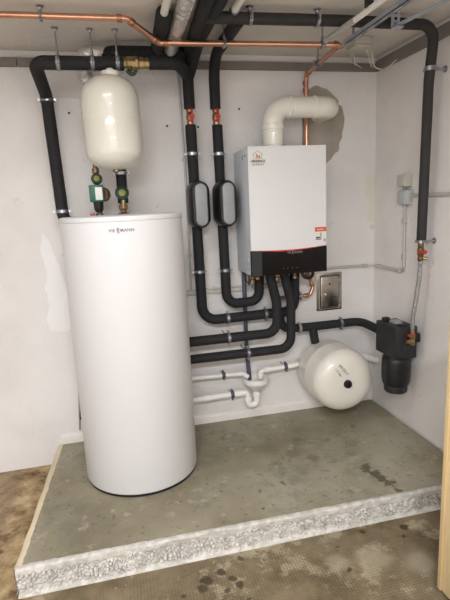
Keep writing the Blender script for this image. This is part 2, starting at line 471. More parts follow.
# ------------------------------------------------------------------ hot water tank
TX, TY, TR = -1.632, -.424, .2965
tank = thing('hot_water_tank', 'tall white cylindrical hot water tank standing on the concrete plinth', 'water tank', (TX, TY, 0))
lathe_obj = finish(lathe(B(), [(.286, .012), (.2935, .016), (TR, .022), (TR, 1.343), (.293, 1.346)], (TX, TY, 0), seg=96), 'body', 'tank', tank)
finish(lathe(B(), [(.27, 0), (.288, 0), (.2925, .004), (.2925, .0165), (.28, .0165)], (TX, TY, 0), seg=96), 'base_ring', 'black', tank)
finish(lathe(B(), [(.288, 1.344), (TR+.0012, 1.3455), (TR+.0015, 1.358), (TR-.001, 1.365), (.285, 1.368), (.0, 1.370)], (TX, TY, 0), seg=96), 'lid', 'lid', tank)
def wrap(ang0, z0):
    def f(c):
        a = ang0+c.x/TR
        rr = TR+.0003+c.z
        return V((TX+rr*sin(a), TY-rr*cos(a), z0+c.y))
    return f
la = -.085
def logo(f, size, name, m, parent):
    bm = B()
    for bod, off, sz in (('VIE', -.43, 1.0), ('MANN', .54, 1.0)):
        t = text_mesh(bod, size*.32*sz, .0003, spacing=1.06, fat=size*.006)
        for v in t.verts: v.co.x += off*size*1.12
        me = bpy.data.meshes.new('t'); t.to_mesh(me); t.free(); bm.from_mesh(me); bpy.data.meshes.remove(me)
    for k in range(5):                                               # stacked double-S mark
        y = (k-2)*size*.085
        box(bm, -size*.135, size*.045, y-size*.022, y+size*.022, -.0003, .0003)
    for (sx, y) in ((-1, 1), (1, 0), (-1, -1), (1, -2), (1, 1), (-1, 0)):
        x = -size*.045+sx*size*.075
        box(bm, x-size*.018, x+size*.018, y*size*.085+size*.0, y*size*.085+size*.085, -.0003, .0003)
    return finish(place(bm, f), name, m, parent, False)
logo(wrap(la, 1.305), .062, 'logo', 'logo_grey', tank)
finish(lathe(B(), [(.022, 0), (.022, .012), (.012, .016), (.0, .016)], (TX-TR*cos(.10)-.0005+.004, TY+TR*sin(.10), .33), (-1, .1, 0), 24), 'cable_gland', 'black', tank)
finish(lathe(B(), [(.008, 0), (.008, .004), (.0, .005)], (TX-TR+.001, TY, 1.19), (-1, 0, 0), 16), 'rivet', 'zinc', tank)

# ------------------------------------------------------------------ upper expansion vessel
VX, VY = -1.638, -.38
ves = thing('expansion_vessel', 'cream upright expansion vessel hung under the black pipe above the tank', 'expansion vessel', (VX, VY, 1.59))
prof = [(0, 1.592)]
for k in range(1, 13):
    a = k/12*pi/2; prof.append((.139*sin(a)**.85, 1.588+.088*(1-cos(a))))
prof += [(.140, 1.70), (.140, 1.815), (.139, 1.818), (.139, 1.822), (.140, 1.825), (.139, 1.905)]
for k in range(1, 13):
    a = k/12*pi/2; prof.append((.139*cos(a)**.8 if k < 12 else 0, 1.908+.118*sin(a)))
finish(lathe(B(), prof, (VX+.036, VY, 0), (-.02, 0, 1), 64), 'shell', 'cream', ves)
finish(lathe(B(), [(.043, 2.012), (.045, 2.016), (.045, 2.040), (.036, 2.044), (.016, 2.045), (.016, 2.055)], (-1.628, VY, 0)), 'neck', 'ivory', ves)
finish(lathe(B(), [(.012, 1.577), (.018, 1.579), (.018, 1.592)], (VX, VY, 0), seg=24), 'valve_cap', 'brass_d', ves)

# ------------------------------------------------------------------ insulated pipe runs
def wob(seed, a=.03):
    return lambda l: 1+a*noise.noise(V((l*9, seed, 0)))
def pipe_run(label, paths, base, m='foam', cat='pipe', name='insulated_pipe', group=None, extra=()):
    """paths: list of (points, radius, bend radius); first one is named insulation, more are tees"""
    t = thing(name, label, cat, base, group)
    for k, (pts, r, R) in enumerate(paths):
        finish(tube(B(), pts, r, R, 20, True, wob(k+len(label)), .02), 'insulation', m, t)
    return t

run_left = pipe_run('black insulated pipe dropping behind the left side of the white tank', [([(-1.80, -.095, 1.25), (-1.936, -.12, 1.36), (-1.953, -.125, 1.985), (-1.968, -.36, 2.083), (-1.56, -.36, 2.083)], .0315, [.06, .04, .045])], (-1.945, -.12, 1.05), 'foam')
run_mid = pipe_run('short black insulated pipe between the brass valve and the two ceiling pipes', [([(-1.437, -.36, 2.088), (-1.30, -.36, 2.090), (-1.235, -.20, 2.09), (-1.215, -.13, 2.085)], .0305, [.06, .06])], (-1.43, -.36, 2.05))
back_run = pipe_run('black insulated pipe along the ceiling edge behind the cream vessel', [([(-1.645, -.17, 2.170), (-1.60, -.19, 2.178), (-1.235, -.19, 2.178)], .037, .05)], (-1.64, -.19, 2.14))
PY = -.1
p1u = pipe_run('black insulated ceiling pipe turning down the wall left of its twin above the red valve', [([(-1.248, -1.35, 2.194), (-1.242, -.90, 2.194), (-1.205, -.10, 2.188), (-1.205, PY, 1.925)], .031, [.2, .11])], (-1.205, PY, 1.92))
finish(tube(B(), [(-1.190, -1.35, 2.194), (-1.188, -.70, 2.194), (-1.188, -.36, 2.190), (-1.203, -.13, 2.09)], .030, [.1, .3], 20, True, wob(5), .02), 'branch', 'foam', p1u)
p2u = pipe_run('black insulated ceiling pipe turning down the wall nearer the boiler above the red valve', [([(-1.06, -.67, 2.190), (-1.06, -.115, 2.188), (-1.058, PY, 1.922)], .030, .14)], (-1.058, PY, 1.92))
top_run = pipe_run('long black insulated pipe crossing the ceiling and dropping down the right wall', [([(-1.215, -.70, 2.183), (-.6, -.70, 2.190), (-.088, -.68, 2.194), (-.086, -.645, 1.95), (-.08, -.620, 1.158)], .0248, [.1, .075, .2])], (-.08, -.632, 1.158), 'foam_g')
p1l = pipe_run('black insulated pipe running down through the left oval housing and along to the boiler', [([(-1.205, PY, 1.838), (-1.197, PY, .707), (-.607, PY, .714), (-.602, PY, .985)], .0305, [.09, .075])], (-1.2, PY, .69))
p2l = pipe_run('black insulated pipe running down through the right oval housing and looping up to the boiler', [([(-1.052, PY, 1.836), (-1.043, PY, .795), (-.838, PY, .802), (-.832, PY, .975)], .0295, [.07, .06])], (-1.043, PY, .765))
p3 = pipe_run('black insulated pipe from the boiler bending left to the tank, upper of the two', [([(-.795, -.18, .985), (-.752, -.18, .80), (-.752, -.18, .607), (-1.5, -.18, .607)], .0295, [.12, .075])], (-.752, -.18, .575))
p4 = pipe_run('black insulated pipe from the boiler bending left to the tank, lowest of all the runs', [([(-.705, -.18, .985), (-.66, -.18, .80), (-.665, -.18, .499), (-1.5, -.18, .499)], .028, [.12, .075])], (-.665, -.18, .467))
p5 = pipe_run('black insulated pipe running right from the boiler return to the black filter', [([(-.70, PY, .705), (-.71, PY, .603), (-.50, PY, .599), (-.15, PY, .600), (-.135, -.22, .592), (-.135, -.37, .592)], .0275, [.07, 0, .07, .05])], (-.30, PY, .56))
finish(tube(B(), [(-.485, PY, .585), (-.470, -.105, .49)], .027, seg=20), 'branch', 'foam', p5)
finish(lathe(B(), [(.033, 0), (.034, .002), (.034, .014), (.033, .016)], (-.585, PY, .6), (1, 0, 0), 24), 'collar', 'cable', p5)

# white pipes and ducts running forward under the ceiling
def duct(name, label, cat, parts, base):
    t = thing(name, label, cat, base)
    for (n, pts, r, m, R) in parts:
        if m == 'foil': finish(crumple(tube(B(), pts, r, R, 36, True, wob(len(n), .05), .008)), n, m, t, True, 12)
        else: finish(tube(B(), pts, r, R, 20, True, wob(len(n), .015), .02), n, m, t)
    return t
duct('foil_duct', 'silver foil wrapped duct running along the ceiling beside the black pipes', 'duct', [('foil_wrap', [(-1.326, -1.4, 2.194), (-1.309, -.20, 2.192)], .033, 'foil', 0)], (-1.3, -.8, 2.14))
t = duct('ceiling_pipe', 'white ceiling pipe entering a black foam sleeve left of the foil duct', 'pipe', [('pipe', [(-1.40, -1.4, 2.196), (-1.392, -.70, 2.196)], .017, 'flue', 0), ('foam_sleeve', [(-1.392, -.685, 2.196), (-1.376, -.225, 2.194)], .0345, 'foam', 0)], (-1.39, -.8, 2.14))
duct('ceiling_pipe', 'thin cream pipe joining the long black ceiling pipe nearest the foil duct', 'pipe', [('pipe', [(-1.218, -1.4, 2.206), (-1.2175, -.70, 2.200)], .0165, 'flue', 0), ('collar', [(-1.2178, -.76, 2.200), (-1.2175, -.735, 2.200)], .021, 'zinc', 0)], (-1.218, -1.0, 2.18))
duct('ceiling_pipe', 'thin cream pipe joining the long black ceiling pipe above the second valve', 'pipe', [('pipe', [(-1.10, -1.4, 2.206), (-1.10, -.70, 2.200)], .0165, 'flue', 0), ('collar', [(-1.10, -.76, 2.200), (-1.10, -.735, 2.200)], .021, 'zinc', 0)], (-1.10, -1.0, 2.18))
t = thing('foil_elbow', 'silver foil pipe elbow behind the top of the cream vessel', 'pipe', (-1.735, -.17, 2.03))
finish(crumple(tube(B(), [(-1.61, -.17, 2.180), (-1.748, -.17, 2.180), (-1.748, -.17, 2.045)], .038, .030, 36, True, wob(3, .06), .008)), 'foil_wrap', 'foil', t, True, 12)
finish(lathe(B(), [(.030, 0), (.030, .012), (.012, .014), (.012, .035), (0, .036)], (-1.748, -.17, 2.047), (0, 0, -1), 20), 'end_cap', 'foil', t)
finish(tube(B(), [(-1.748, -.17, 2.02), (-1.755, -.19, 2.005), (-1.765, -.19, 1.99)], .008, .01, 10), 'drain_nipple', 'black', t)

# ------------------------------------------------------------------ copper pipes
cu = thing('copper_pipe', 'long copper pipe under the ceiling turning down behind the white flue', 'pipe', (-.487, -.02, 1.0))
CP = [(-3.1, -.60, 2.195), (-1.545, -.615, 2.197), (-1.397, -.487, 2.142), (-.512, -.535, 2.140), (-.480, -.025, 2.128), (-.480, -.019, 1.0)]
finish(tube(B(), CP, .0135, [.025, .025, .012, .03], 18, True, None, .03), 'pipe', 'copper', cu)
def fitting(p, d, l=.022, r=.0170):
    d = V(d).normalized(); p = V(p)
    finish(lathe(B(), [(r-.002, -l/2), (r, -l/2+.002), (r, l/2-.002), (r-.002, l/2)], p, d, 20), 'fitting', 'copper_d', cu)
d1 = (V(CP[2])-V(CP[1])).normalized(); d2 = V((1, 0, 0))
fitting(V(CP[1])-d2*.03, d2); fitting(V(CP[1])+d1*.03, d1); fitting(V(CP[2])-d1*.03, d1); fitting(V(CP[2])+d2*.03, d2)
fitting(V(CP[3])-d2*.022, d2); d3 = (V(CP[4])-V(CP[3])).normalized(); fitting(V(CP[3])+d3*.026, d3)
fitting(V(CP[4])-d3*.05, d3); fitting(V(CP[4])-V((0, -.006, .045)), (0, 0, 1)); fitting(V(CP[4])-V((0, -.006, .085)), (0, 0, 1))
cl = thing('copper_pipe', 'short copper pipe bent under the right end of the boiler', 'pipe', (-.50, -.09, .80))
CL = [(-.515, -.10, .975), (-.510, -.10, .93), (-.478, -.10, .862), (-.500, -.10, .805), (-.76, -.10, .806)]
finish(tube(B(), CL, .0115, [.03, .03, .03], 16, True, None, .02), 'pipe', 'copper', cl)
finish(lathe(B(), [(.0135, -.012), (.0148, -.010), (.0148, .010), (.0135, .012)], (-.487, -.10, .875), (.45, 0, -.9), 16), 'fitting', 'copper_d', cl)
finish(lathe(B(), [(.0135, -.012), (.0148, -.010), (.0148, .010), (.0135, .012)], (-.525, -.10, .805), (1, 0, 0), 16), 'fitting', 'copper_d', cl)

# ------------------------------------------------------------------ valves
for (x, x2, lab, z0, z1) in ((-1.205, -1.205, 'ball valve with red handle on the pipe above the left oval housing', 1.832, 1.93), (-1.056, -1.056, 'ball valve with red handle on the pipe above the right oval housing', 1.830, 1.928)):
    t = thing('ball_valve', lab, 'valve', (x, PY, z0), 'red handled valves on the two wall pipes')
    b = lathe(B(), [(.017, z0), (.019, z0+.003), (.019, z0+.022), (.015, z0+.025), (.021, z0+.034), (.023, (z0+z1)/2), (.021, z1-.034), (.015, z1-.025), (.019, z1-.022), (.019, z1-.003), (.017, z1)], (x, PY, 0), seg=20)
    cyl(b, (x, PY, (z0+z1)/2), (x, PY-.032, (z0+z1)/2), .010)
    finish(b, 'body', 'copper_d', t)
    zc = (z0+z1)/2
    pts = [(u*.65, v*.8) for u, v in [(-.010, -.030), (-.014, -.012), (-.021, 0), (-.014, .014), (-.006, .02), (-.004, .055), (.006, .055), (.007, .02), (.014, .014), (.019, 0), (.014, -.012), (.010, -.030)]]
    hb = prism(B(), [(x+.006+u, zc+v-.003) for u, v in pts], on_back(), .128, .138)
    cyl(hb, (x+.005, PY-.036, zc), (x+.005, PY-.046, zc), .011)
    finish(hb, 'handle', 'red', t)
t = thing('brass_valve', 'brass valve with green handle between black pipes beside the vessel top', 'valve', (-1.50, -.36, 2.06))
finish(lathe(B(), [(.022, -.068), (.026, -.066), (.026, -.050), (.030, -.046), (.030, -.004), (.024, 0), (.024, .008), (.029, .012), (.029, .032), (.022, .034), (.022, .042), (.027, .044), (.027, .056), (.021, .058), (.021, .068)], (-1.497, -.36, 2.087), (1, 0, 0), 8), 'body', 'brass', t)
finish(lathe(B(), [(.030, -.008), (.032, -.006), (.032, .006), (.030, .008)], (-1.50, -.36, 2.087), (1, 0, 0), 6), 'union_nut', 'brass_d', t)
finish(tube(B(), [(-1.53, -.375, 2.066), (-1.53, -.38, 2.045)], .010, seg=12), 'stem', 'brass_d', t)
finish(tube(B(), [(-1.548, -.38, 2.048), (-1.53, -.385, 2.030), (-1.515, -.385, 2.030), (-1.505, -.385, 2.048)], .009, .01, 10), 'handle', 'dgreen', t)

# ------------------------------------------------------------------ oval pump housings
def stadium(w, h, n=14):
    r = w/2; out = []
    for k in range(n+1): a = pi*k/n; out.append((r*cos(a), h/2-r+r*sin(a)))
    for k in range(n+1): a = pi+pi*k/n; out.append((r*cos(a), -(h/2-r)+r*sin(a)))
    return out
def loft(bm, secs, cx, cz):
    rings = [[bm.verts.new((cx+u, y, cz+v)) for u, v in stadium(w, h)] for (y, w, h) in secs]
    n = len(rings[0])
    bm.faces.new(rings[0]); bm.faces.new(rings[-1][::-1])
    for a, c in zip(rings, rings[1:]):
        for k in range(n): bm.faces.new((a[k], c[k], c[(k+1) % n], a[(k+1) % n]))
    return bm
def pump_housing(x, z, lab):
    t = thing('pump_housing', lab, 'pump cover', (x, PY, z-.14), 'oval housings on the wall pipes')
    finish(loft(B(), [(-.050, .098, .240), (-.06, .112, .256), (-.10, .124, .270), (-.15, .124, .270), (-.185, .117, .264), (-.205, .100, .250), (-.213, .084, .240)], x, z), 'shell', 'black', t)
    finish(loft(B(), [(-.208, .062, .226), (-.214, .067, .2305), (-.218, .064, .228), (-.220, .055, .218)], x+.004, z), 'front_cover', 'grey_front', t)
    finish(box(B(), x-.028, x+.036, -.2208, -.2195, z-.0006, z+.0006), 'joint_line', 'gink', t)
    finish(box(B(), x+.040, x+.066, -.10, -.06, z-.115, z-.085, .006), 'cable_gland', 'black_m', t)
    return t
pump_housing(-1.192, 1.398, 'black oval pump housing with grey front on the left wall pipe')
pump_housing(-1.036, 1.398, 'black oval pump housing with grey front on the pipe beside the boiler')

# ------------------------------------------------------------------ boiler
bx0, bx1, bz0, bz1, byf = -.9465, -.4965, .990, 1.690, -.341
boiler = thing('gas_boiler', 'white wall-hung boiler with a black control panel and stickers', 'boiler', ((bx0+bx1)/2, -.03, bz0))
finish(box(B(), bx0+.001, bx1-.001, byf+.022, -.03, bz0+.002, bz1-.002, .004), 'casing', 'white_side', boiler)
zc0 = bz0+.150
fp = B()
# white front with slightly curved lower edge
n = 16; low = [(bx0+.45*k/n, zc0-.004-.010*4*(k/n)*(1-k/n)+.004*(k/n)) for k in range(n+1)]
prism(fp, low+[(bx1, bz1), (bx0, bz1)], on_back(), -byf-.024, -byf)
bmesh.ops.bevel(fp, geom=[e for e in fp.edges if abs(e.verts[0].co.y-byf) < 1e-5 and abs(e.verts[1].co.y-byf) < 1e-5], offset=.004, segments=2, affect='EDGES')
fpo = finish(fp, 'front_panel', 'white', boiler)
cpn = B()
low2 = [(u, v-.0045) for u, v in low]
prism(cpn, [(bx0, bz0), (bx1, bz0)]+[(u, v) for u, v in low2[::-1]], on_back(), -byf-.024, -byf-.001)
cpo = finish(cpn, 'control_panel', 'gloss_black', boiler, False)
finish(box(B(), bx0+.001, bx0+.060, byf-.0005, byf+.004, bz0+.002, zc0-.010), 'side_flap', 'black_m', cpo)
rb = B(); n = 24
def zlow(t): return zc0-.004-.010*4*t*(1-t)+.004*t
top = []; bot = []
for k in range(n+1):
    t = .10+.90*k/n
    th = .007*min(1, (t-.10)/.25)*(1 if t < .5 else max(.12, (1-t)/.5))+.0005
    top.append((bx0+.45*t, zlow(t)+.001)); bot.append((bx0+.45*t, zlow(t)+.001-th))
prism(rb, bot+top[::-1], on_back(), -byf-.004, -byf+.0012)
finish(rb, 'red_bar', 'redbar', boiler, False)
logo(lambda c: V((bx0+.245+c.x, byf-.0006+c.z*-.2, zlow(.5)-.016+c.y)), .050, 'panel_logo', 'gink', cpo)
for k in range(4):
    finish(lathe(B(), [(.0022, -.001), (.0022, .0006), (0, .0007)], (bx0+.185+k*.027, byf+.001, bz0+.034), (0, -1, 0), 10), 'touch_key', 'gink', cpo)
# installer sticker
st = finish(box(B(), bx0+.014, bx0+.094, byf-.0008, byf+.001, bz1-.108, bz1-.010), 'service_sticker', 'label', boiler, False)
sx, sz = bx0+.054, bz1+.008
def fy(t): return -byf+.0008+t
def arc_text(body, size, cx, cz, slope, m):
    b = text_mesh(body, size, .0002, fat=.0006); ca, sa = cos(slope), sin(slope)
    place(b, lambda c: V((cx+c.x*ca-c.y*sa, byf-.0012, cz+c.x*sa+c.y*ca)))
    return finish(b, 'sticker_print', m, st, False)
hs = B()
for sg in (-1, 1):                                                    # house outline
    prism(hs, [(sx, sz-.030), (sx+sg*.027, sz-.049), (sx+sg*.027, sz-.0515), (sx, sz-.0325)] if sg > 0 else [(sx, sz-.0325), (sx-.027, sz-.0515), (sx-.027, sz-.049), (sx, sz-.030)], on_back(), fy(0), fy(.0004))
    box(hs, sx+sg*.022-.001, sx+sg*.022+.001, byf-.0012, byf-.0008, sz-.072, sz-.047)
box(hs, sx-.024, sx+.024, byf-.0012, byf-.0008, sz-.0735, sz-.071)
finish(hs, 'house_mark', 'gink', st, False)
def drop(cx, cz, s): return [(cx+s*.5*cos(a), cz+s*.5*sin(a)) for a in [pi*k/8 for k in range(8, 17)]]+[(cx+s*.22, cz+s*.5), (cx, cz+s*1.05), (cx-s*.28, cz+s*.5)]
finish(prism(B(), drop(sx-.004, sz-.060, .017), on_back(), fy(0), fy(.0005)), 'flame_mark', 'oink', st, False)
finish(prism(B(), drop(sx+.009, sz-.063, .012), on_back(), fy(0), fy(.0006)), 'drop_mark', 'bink', st, False)
arc_text('URGENCE', .0178, sx, sz-.0855, 0, 'rink')
db = B()
for k in range(10):                                                   # number row too blurred to read
    w = .0035; x = sx-.034+k*.0068+(.002 if k % 2 else 0)
    box(db, x, x+w, byf-.0012, byf-.0008, sz-.1065, sz-.0965)
finish(db, 'number_row', 'gink', st, False)
# orange and white sticker, lower right
st2 = finish(box(B(), bx1-.072, bx1-.003, byf-.0008, byf+.001, (zc0+.012)+.010, (zc0+.012)+.090), 'product_sticker', 'label', boiler, False)
finish(box(B(), bx1-.072, bx1-.003, byf-.0014, byf, (zc0+.012)+.067, (zc0+.012)+.092), 'orange_band', 'orange', st2, False)
finish(box(B(), bx1-.060, bx1-.018, byf-.0018, byf-.0012, (zc0+.012)+.077, (zc0+.012)+.081), 'band_print', 'label', st2, False)
finish(box(B(), bx1-.066, bx1-.043, byf-.0012, byf, (zc0+.012)+.028, (zc0+.012)+.038), 'picture', 'ink', st2, False)
finish(box(B(), bx1-.068, bx1-.036, byf-.0011, byf, (zc0+.012)+.020, (zc0+.012)+.026), 'picture', 'gink', st2, False)
finish(box(B(), bx1-.040, bx1-.033, byf-.0013, byf, (zc0+.012)+.020, (zc0+.012)+.062), 'picture', 'mortar', st2, False)
finish(box(B(), bx1-.018, bx1-.009, byf-.0012, byf, (zc0+.012)+.010, (zc0+.012)+.026), 'picture', 'gink', st2, False)
# side details and bottom fittings
finish(tube(B(), [(bx0+.0005, byf+.045, bz0+.03), (bx0-.006, byf+.045, bz0+.045), (bx0-.006, byf+.045, bz0+.085), (bx0+.0005, byf+.045, bz0+.10)], .003, .01, 8), 'latch', 'zinc', boiler)
finish(box(B(), bx0, bx0+.012, byf+.05, byf+.085, bz1-.045, bz1-.037, .001), 'side_slot', 'gink', boiler)
finish(box(B(), bx0, bx0+.012, byf+.11, byf+.125, bz1-.06, bz1-.037, .001), 'side_slot', 'gink', boiler)
for (x, y, z, m) in ((-.905, -.20, .945, 'brass_d'), (-.865, -.17, .955, 'brass_d'), (-.832, -.10, .950, 'brass_d'), (-.80, -.18, .96, 'brass_d'), (-.752, -.20, .948, 'brass_d'), (-.705, -.18, .96, 'brass_d'), (-.64, -.20, .95, 'brass_d'), (-.602, -.10, .96, 'brass_d'), (-.555, -.19, .955, 'brass_d'), (-.515, -.10, .96, 'brass_d')):
    b = lathe(B(), [(.010, z-.012), (.016, z-.010), (.016, z+.006), (.011, z+.010), (.011, bz0+.004)], (x, y, 0), seg=8)
    finish(b, 'pipe_fitting', m, boiler)
finish(tube(B(), [(-.60, -.22, .985), (-.60, -.23, .945), (-.55, -.23, .935), (-.525, -.21, .96), (-.53, -.2, .985)], .010, .03, 10), 'hose', 'black', boiler)
finish(tube(B(), [(-.935, -.24, .99), (-.938, -.24, .955), (-.925, -.2, .92), (-.915, -.1, .93), (-.915, -.05, .98)], .004, .02, 8), 'cable', 'black', boiler)

# ------------------------------------------------------------------ flue
FR = .0575; fz = 1.912; fx = -.392
flue = thing('flue_pipe', 'cream plastic flue pipe with two elbows from the boiler top into the wall', 'flue', (-.753, -.2, 1.69))
finish(tube(B(), [(-.753, -.2, 1.688), (-.753, -.2, fz), (fx, -.2, fz), (fx, .0, fz)], FR, [.080, .068], 36, True, None, .015), 'pipe', 'flue', flue)
def collar(p, d, r, l):
    finish(lathe(B(), [(FR-.003, -l/2), (r-.002, -l/2), (r, -l/2+.002), (r, l/2-.002), (r-.002, l/2), (FR-.003, l/2)], p, d, 40), 'collar', 'flue', flue)
collar((-.753, -.2, 1.806), (0, 0, 1), .0625, .030); collar((-.753, -.2, 1.780), (0, 0, 1), .061, .010)
collar((-.660, -.2, fz), (1, 0, 0), .0625, .018); collar((-.637, -.2, fz), (1, 0, 0), .0605, .012)
collar((-.505, -.2, fz), (1, 0, 0), .0625, .016)
finish(lathe(B(), [(.050, 0), (.052, .002), (.052, .02), (.066, .022), (.066, .0265), (.05, .028)], (-.753, -.2, 1.688), (0, 0, 1), 32), 'base_socket', 'flue', flue)
finish(lathe(B(), [(.013, 0), (.012, .004), (.004, .006), (0, .006)], (fx+.022, -.2-FR+.006, fz+.012), (.3, -1, .1), 16), 'moulding_mark', 'flue', flue)

# ------------------------------------------------------------------ circulation pump and valve group above the tank
QY = -.2
t = thing('circulation_pump', 'green circulation pump with white label on brass fittings above the tank', 'pump', (-1.742, QY, 1.36))
finish(box(B(), -1.782, -1.710, QY-.075, QY-.012, 1.438, 1.524, .005), 'motor_box', 'green', t)
finish(box(B(), -1.752, -1.7165, QY-.0765, QY-.07, 1.447, 1.512, .001), 'label_plate', 'label', t)
finish(lathe(B(), [(.035, 0), (.038, .004), (.038, .040), (.030, .045)], (-1.722, QY-.015, 1.475), (.3, 1, 0), 24), 'pump_body', 'brass_d', t)
finish(lathe(B(), [(.012, 1.352), (.02, 1.36), (.02, 1.376), (.013, 1.38), (.013, 1.40), (.021, 1.403), (.021, 1.425), (.014, 1.43), (.014, 1.53), (.020, 1.535), (.020, 1.555), (.015, 1.56), (.015, 1.585), (.019, 1.588), (.019, 1.61), (.013, 1.614), (.013, 1.70)], (-1.741, QY, 0), seg=12), 'brass_pipe', 'brass_d', t)
finish(lathe(B(), [(.017, 1.385), (.024, 1.40), (.026, 1.438)], (-1.742, QY-.02, 0), seg=16), 'lower_union', 'black', t)
kn = finish(lathe(B(), [(.026, 0), (.029, .004), (.029, .016), (.022, .022)], (-1.739, QY-.022, 1.553), (0, -1, .2), 12), 'knob', 'dgreen', t)
finish(lathe(B(), [(.014, .0), (.014, .006), (.007, .008), (0, .008)], (-1.739, QY-.043, 1.557), (0, -1, .2), 16), 'knob_centre', 'yellow', kn)
finish(box(B(), -1.79, -1.765, -.225, -.205, 1.359, 1.380, .003), 'drain_tap', 'red', t)
t = thing('shutoff_valve', 'black foam sleeved brass valve with green knob under the cream vessel', 'valve', (-1.615, QY, 1.36))
finish(tube(B(), [(-1.613, QY, 1.425), (-1.611, QY, 1.72)], .028, seg=20), 'foam_sleeve', 'foam', t)
finish(ring(B(), (-1.611, QY, 1.583), (0, 0, 1), .028, .031, .016), 'band', 'zinc', t)
for sx_ in (-.04, .04): finish(cyl(B(), (-1.611+sx_, QY-.012, 1.583), (-1.611+sx_, QY+.012, 1.583), .006, 8), 'bolt', 'zinc', t)
kn = finish(lathe(B(), [(.034, 0), (.037, .004), (.037, .018), (.03, .023)], (-1.616, QY-.030, 1.478), (0, -1, .1), 12), 'knob', 'dgreen', t)
finish(lathe(B(), [(.018, .0), (.018, .006), (.01, .008), (0, .008)], (-1.616, QY-.052, 1.480), (0, -1, .1), 16), 'knob_centre', 'yellow', kn)
finish(lathe(B(), [(.026, 1.352), (.030, 1.36), (.030, 1.372), (.016, 1.378), (.016, 1.39), (.024, 1.394), (.025, 1.415), (.018, 1.42), (.018, 1.44)], (-1.614, QY, 0), seg=8), 'brass_union', 'brass_d', t)
finish(tube(B(), [(-1.614, QY-.028, 1.40), (-1.612, QY-.03, 1.455)], .012, seg=10), 'stem', 'brass', t)

# ------------------------------------------------------------------ lower expansion vessel
WX, WZ, WR = -.395, .312, .194
t = thing('expansion_vessel', 'ivory horizontal expansion vessel with black cap beneath the right pipe', 'expansion vessel', (WX, -.06, WZ))
prof = [(0, .035)]
for k in range(1, 11): a = k/10*pi/2; prof.append((WR*sin(a)**.8, .035+.075*(1-cos(a))))
prof += [(WR, .20), (WR+.001, .203), (WR+.001, .209), (WR, .212), (WR, .325)]
for k in range(1, 15): a = k/14*pi/2; prof.append((WR*cos(a)**.55 if k < 14 else 0, .325+.088*sin(a)))
finish(lathe(B(), prof, (WX, 0, WZ), (0, -1, 0), 72), 'shell', 'ivory', t)
finish(lathe(B(), [(.026, 0), (.025, .016), (.020, .026), (0, .028)], (-.400, -.405, .312), (.05, -1, -.05), 28), 'cap', 'black', t)
br = B(); box(br, WX-.05, WX+.05, -.05, -.001, WZ-.03, WZ+.03, .003); box(br, WX-.11, WX+.11, -.012, -.001, WZ-.07, WZ+.07, .003)
finish(br, 'wall_bracket', 'black_m', t)
def dome_y(x, z):
    rr = min(.999, sqrt((x-WX)**2+(z-WZ)**2)/WR)
    a = math.acos(min(1, rr**(1/.55))); return -(.325+.088*sin(a))
def dome_text(body, size, cx, cz, ang):
    b = text_mesh(body, size, .0003)
    ca, sa = cos(ang), sin(ang)
    def f(c):
        x = cx+c.x*ca-c.y*sa; z = cz+c.x*sa+c.y*ca
        return V((x, dome_y(x, z)-.0012, z))
    finish(place(b, f), 'handwriting', 'ink', t, False)
dome_text('09/2017', .025, -.424, .400, radians(-52)); dome_text('1,0 bar', .022, -.456, .388, radians(-56))

# ------------------------------------------------------------------ filter on the right wall and its feed
t = thing('water_filter', 'black box filter with round bowl fixed to the right wall', 'filter', (-.13, -.46, .24))
fb = finish(box(B(), -.190, -.054, -.577, -.362, .485, .672, .006), 'head_box', 'black_m', t)
finish(box(B(), -.150, -.10, -.50, -.44, .670, .688, .004), 'top_tab', 'grey_front', fb)
finish(box(B(), -.170, -.13, -.42, -.39, .670, .695, .004), 'top_lug', 'black_m', fb)
finish(box(B(), -.150, -.105, -.56, -.53, .670, .683, .004), 'top_lug', 'black_m', fb)
finish(box(B(), -.1905, -.145, -.5785, -.49, .487, .5, .001), 'seam', 'black', fb)
finish(lathe(B(), [(.060, .50), (.070, .482), (.080, .468), (.083, .44), (.083, .36), (.081, .325), (.074, .302), (.062, .294)], (-.116, -.470, 0), seg=32), 'bowl', 'black', t)
finish(lathe(B(), [(.056, .300), (.066, .296), (.067, .285), (.067, .262), (.062, .254), (.0, .254)], (-.116, -.470, 0), seg=32), 'bottom_cap', 'black_m', t)
finish(lathe_closed(B(), [(.082, -.002), (.0845, -.001), (.0845, .001), (.082, .002)], (-.116, -.470, .41), (0, 0, 1), 32), 'bowl_ring', 'black_m', t)
bk = B(); box(bk, -.085, -.001, -.53, -.40, .56, .60, .002); box(bk, -.056, -.022, -.560, -.53, .592, .620, .002)
finish(bk, 'wall_bracket', 'black', t)
v = finish(lathe(B(), [(.013, .572), (.016, .576), (.016, .60), (.012, .605), (.017, .612), (.017, .638), (.012, .642), (.012, .668)], (-.104, -.600, 0), seg=10), 'feed_valve', 'brass', t)
finish(cyl(B(), (-.104, -.600, .625), (-.104, -.572, .625), .012), 'valve_inlet', 'brass', v)
finish(cyl(B(), (-.145, -.604, .60), (-.104, -.604, .592), .013, 10), 'valve_outlet', 'brass', v)
finish(tube(B(), [(-.105, -.615, .632), (-.130, -.622, .633), (-.146, -.624, .638)], .0062, .01, 8), 'valve_lever', 'red', v)
t = thing('braided_hose', 'braided steel hose hanging from the right wall valve down to the filter', 'hose', (-.1, -.60, .66))
finish(tube(B(), [(-.080, -.618, 1.045), (-.082, -.616, .95), (-.090, -.606, .84), (-.102, -.600, .74), (-.104, -.600, .66)], .0115, .15, 14, True, None, .01), 'hose', 'braid', t)
finish(lathe(B(), [(.011, 1.018), (.012, 1.02), (.012, 1.055), (.010, 1.058)], (-.080, -.618, 0), seg=8), 'end_ferrule', 'zinc', t)
